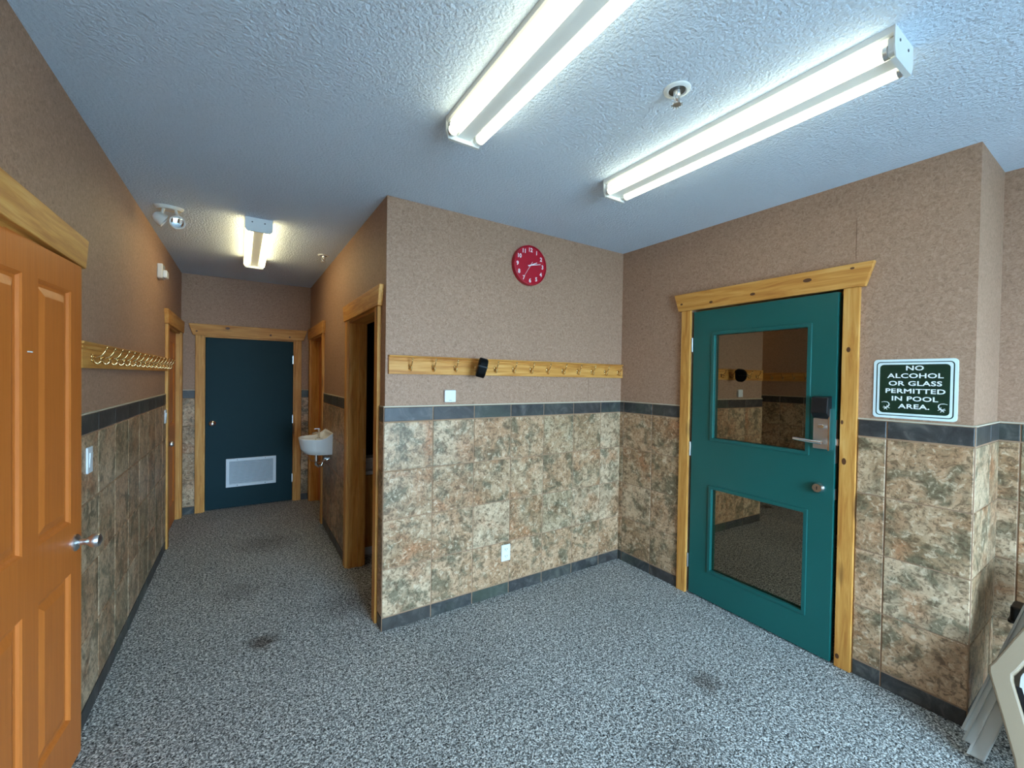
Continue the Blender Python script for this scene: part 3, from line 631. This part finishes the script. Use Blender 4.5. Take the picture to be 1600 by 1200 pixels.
# ------------------------------------------------------------------ washroom glimpsed through the open doorway
vn = thing('vanity_cabinet', 'pine vanity cabinet with pale counter inside the open doorway', 'cabinet', None, (.87, 3.66, 0))
obj('plinth', boxes((0, .62, .03, .50, 0, .075)), 'white_trim', vn); obj('body', boxes((0, .62, .015, .50, .075, .70)), 'pine_z', vn)
obj('door_panel', boxes((.01, .305, -.003, .015, .085, .69)), 'pine_z', vn, bevel=.004); obj('door_panel', boxes((.315, .61, -.003, .015, .085, .69)), 'pine_z', vn, bevel=.004); obj('counter', boxes((0, .64, -.02, .50, .70, .73)), 'white_plastic', vn, bevel=.006)
tw = thing('hand_towels', 'pale folded towels on the counter inside the open doorway', 'towels', None, (1.02, 3.80, .73))
for i in range(3): obj('towel', mk(prism, rrect(-.11, .11, .033*i, .033*i+.032, .014, 4), -.08, .08), 'white_plastic', tw, smooth=True)

# ------------------------------------------------------------------ folded resin chairs leaning at the right edge
LEAN = math.atan(.55)
def leaning(name, label, x0, yc, group):
    o = thing(name, label, 'chair', None, (x0, yc, 0), group)
    o.rotation_euler = (0, LEAN, 0); return o     # local z runs up the chair, local x away from the viewer, local y across
def bent_rail(bm, outer, width, x0, x1):
    """outer: (y, z) points of the outer edge from foot to top; the rail lies inside (towards smaller |y|)"""
    s_ = 1 if outer[0][0] > 0 else -1
    pts = list(outer) + [(y - s_*width, z) for y, z in outer[::-1]]
    prism(bm, pts, x0, x1, 'x')
K = 1/math.cos(LEAN)
def rear_chair(label, x0, yfoot, foot=False):
    yc = yfoot - .26
    o = leaning('folded_chair', label, x0, yc, 'folded grey resin chairs leaning at the right edge')
    hw = lambda h: .26 - .2196*h
    for s_ in (1, -1):
        bm = bmesh.new(); bent_rail(bm, [(s_*hw(.012), .012), (s_*hw(.80), .80)], .046, -.012, .014)
        rl = obj('side_rail', bm, 'resin_pale', o, bevel=.004)
        bm = bmesh.new(); bent_rail(bm, [(s_*(hw(.012)+.002), .012), (s_*(hw(.80)+.002), .80)], .008, -.019, -.012); obj('lip', bm, 'resin_pale', rl)
    def bar(nm, z0, z1, x0_, x1_, mat):
        a_, b_ = hw(z0)-.046, hw(z1)-.046
        bm = bmesh.new(); prism(bm, [(-a_, z0), (a_, z0), (b_, z1), (-b_, z1)], x0_, x1_, 'x'); obj(nm, bm, mat, o)
    for i in range(9): bar('slat', .34+.048*i, .38+.048*i, -.008, .008, 'resin_pale')
    bar('top_rail', .775, .80, -.012, .014, 'resin'); bar('cross_bar', .27, .30, -.010, .010, 'resin')
    return o
rear_chair('folded grey resin chair closest to the wall, at the back of the leaning stack', 2.700, .456)
rear_chair('folded grey resin chair second from the back of the leaning stack', 2.620, .438)
rear_chair('folded grey resin chair third from the back of the leaning stack', 2.540, .411)
# front chair: side frame bowed out at the arm joint
fc = leaning('folded_chair', 'folded grey resin chair with bowed side frame at the front of the leaning stack', 2.440, .09, 'folded grey resin chairs leaning at the right edge')
for s_ in (1, -1):
    bm = bmesh.new(); bent_rail(bm, [(s_*.165, .010), (s_*.190, .11*K), (s_*.278, .345*K), (s_*.280, .365*K), (s_*.268, .385*K), (s_*.200, .540*K), (s_*.16, .80)], .066, -.028, .022); obj('side_frame', bm, 'resin', fc, bevel=.007)
    bm = bmesh.new(); bent_rail(bm, [(s_*.128, .13*K), (s_*.206, .335*K)], .016, -.010, .010); obj('slot', bm, 'black_plastic', fc)
    obj('inner_panel', mk(prism, [(s_*.196, .33*K), (s_*.196, .37*K), (s_*.128, .54*K), (s_*.09, .80), (0, .80), (0, .12*K), (s_*.105, .12*K)], -.006, .010, 'x'), 'resin_pale', fc)
obj('top_rail', boxes((-.024, .020, -.094, .094, .76, .82)), 'resin', fc, bevel=.008)
# walking-frame style black cap on a post behind the chairs
bc = thing('capped_post', 'black plastic cap on a thin black post behind the leaning chairs', 'post', None, (3.10, .325, 0))
bm = bmesh.new(); prism(bm, rrect(-.055, .055, -.045, .045, .016, 4), .435, .505, 'z'); cp = obj('cap', bm, 'black_plastic', bc, bevel=.008)
bm = bmesh.new(); prism(bm, rrect(-.062, .062, -.052, .052, .018, 4), .428, .440, 'z'); obj('rim', bm, 'black_plastic', cp, bevel=.003)
obj('post', mk(tube, [(0, 0, 0.012), (0, 0, .435)], .014, 12), 'black_plastic', bc, smooth=True); obj('foot', mk(lathe, [(0, 0), (.05, 0), (.05, .008), (.02, .016), (0, .016)], (0, 0, 0), (0, 0, 1), 20), 'black_plastic', bc, smooth=True)
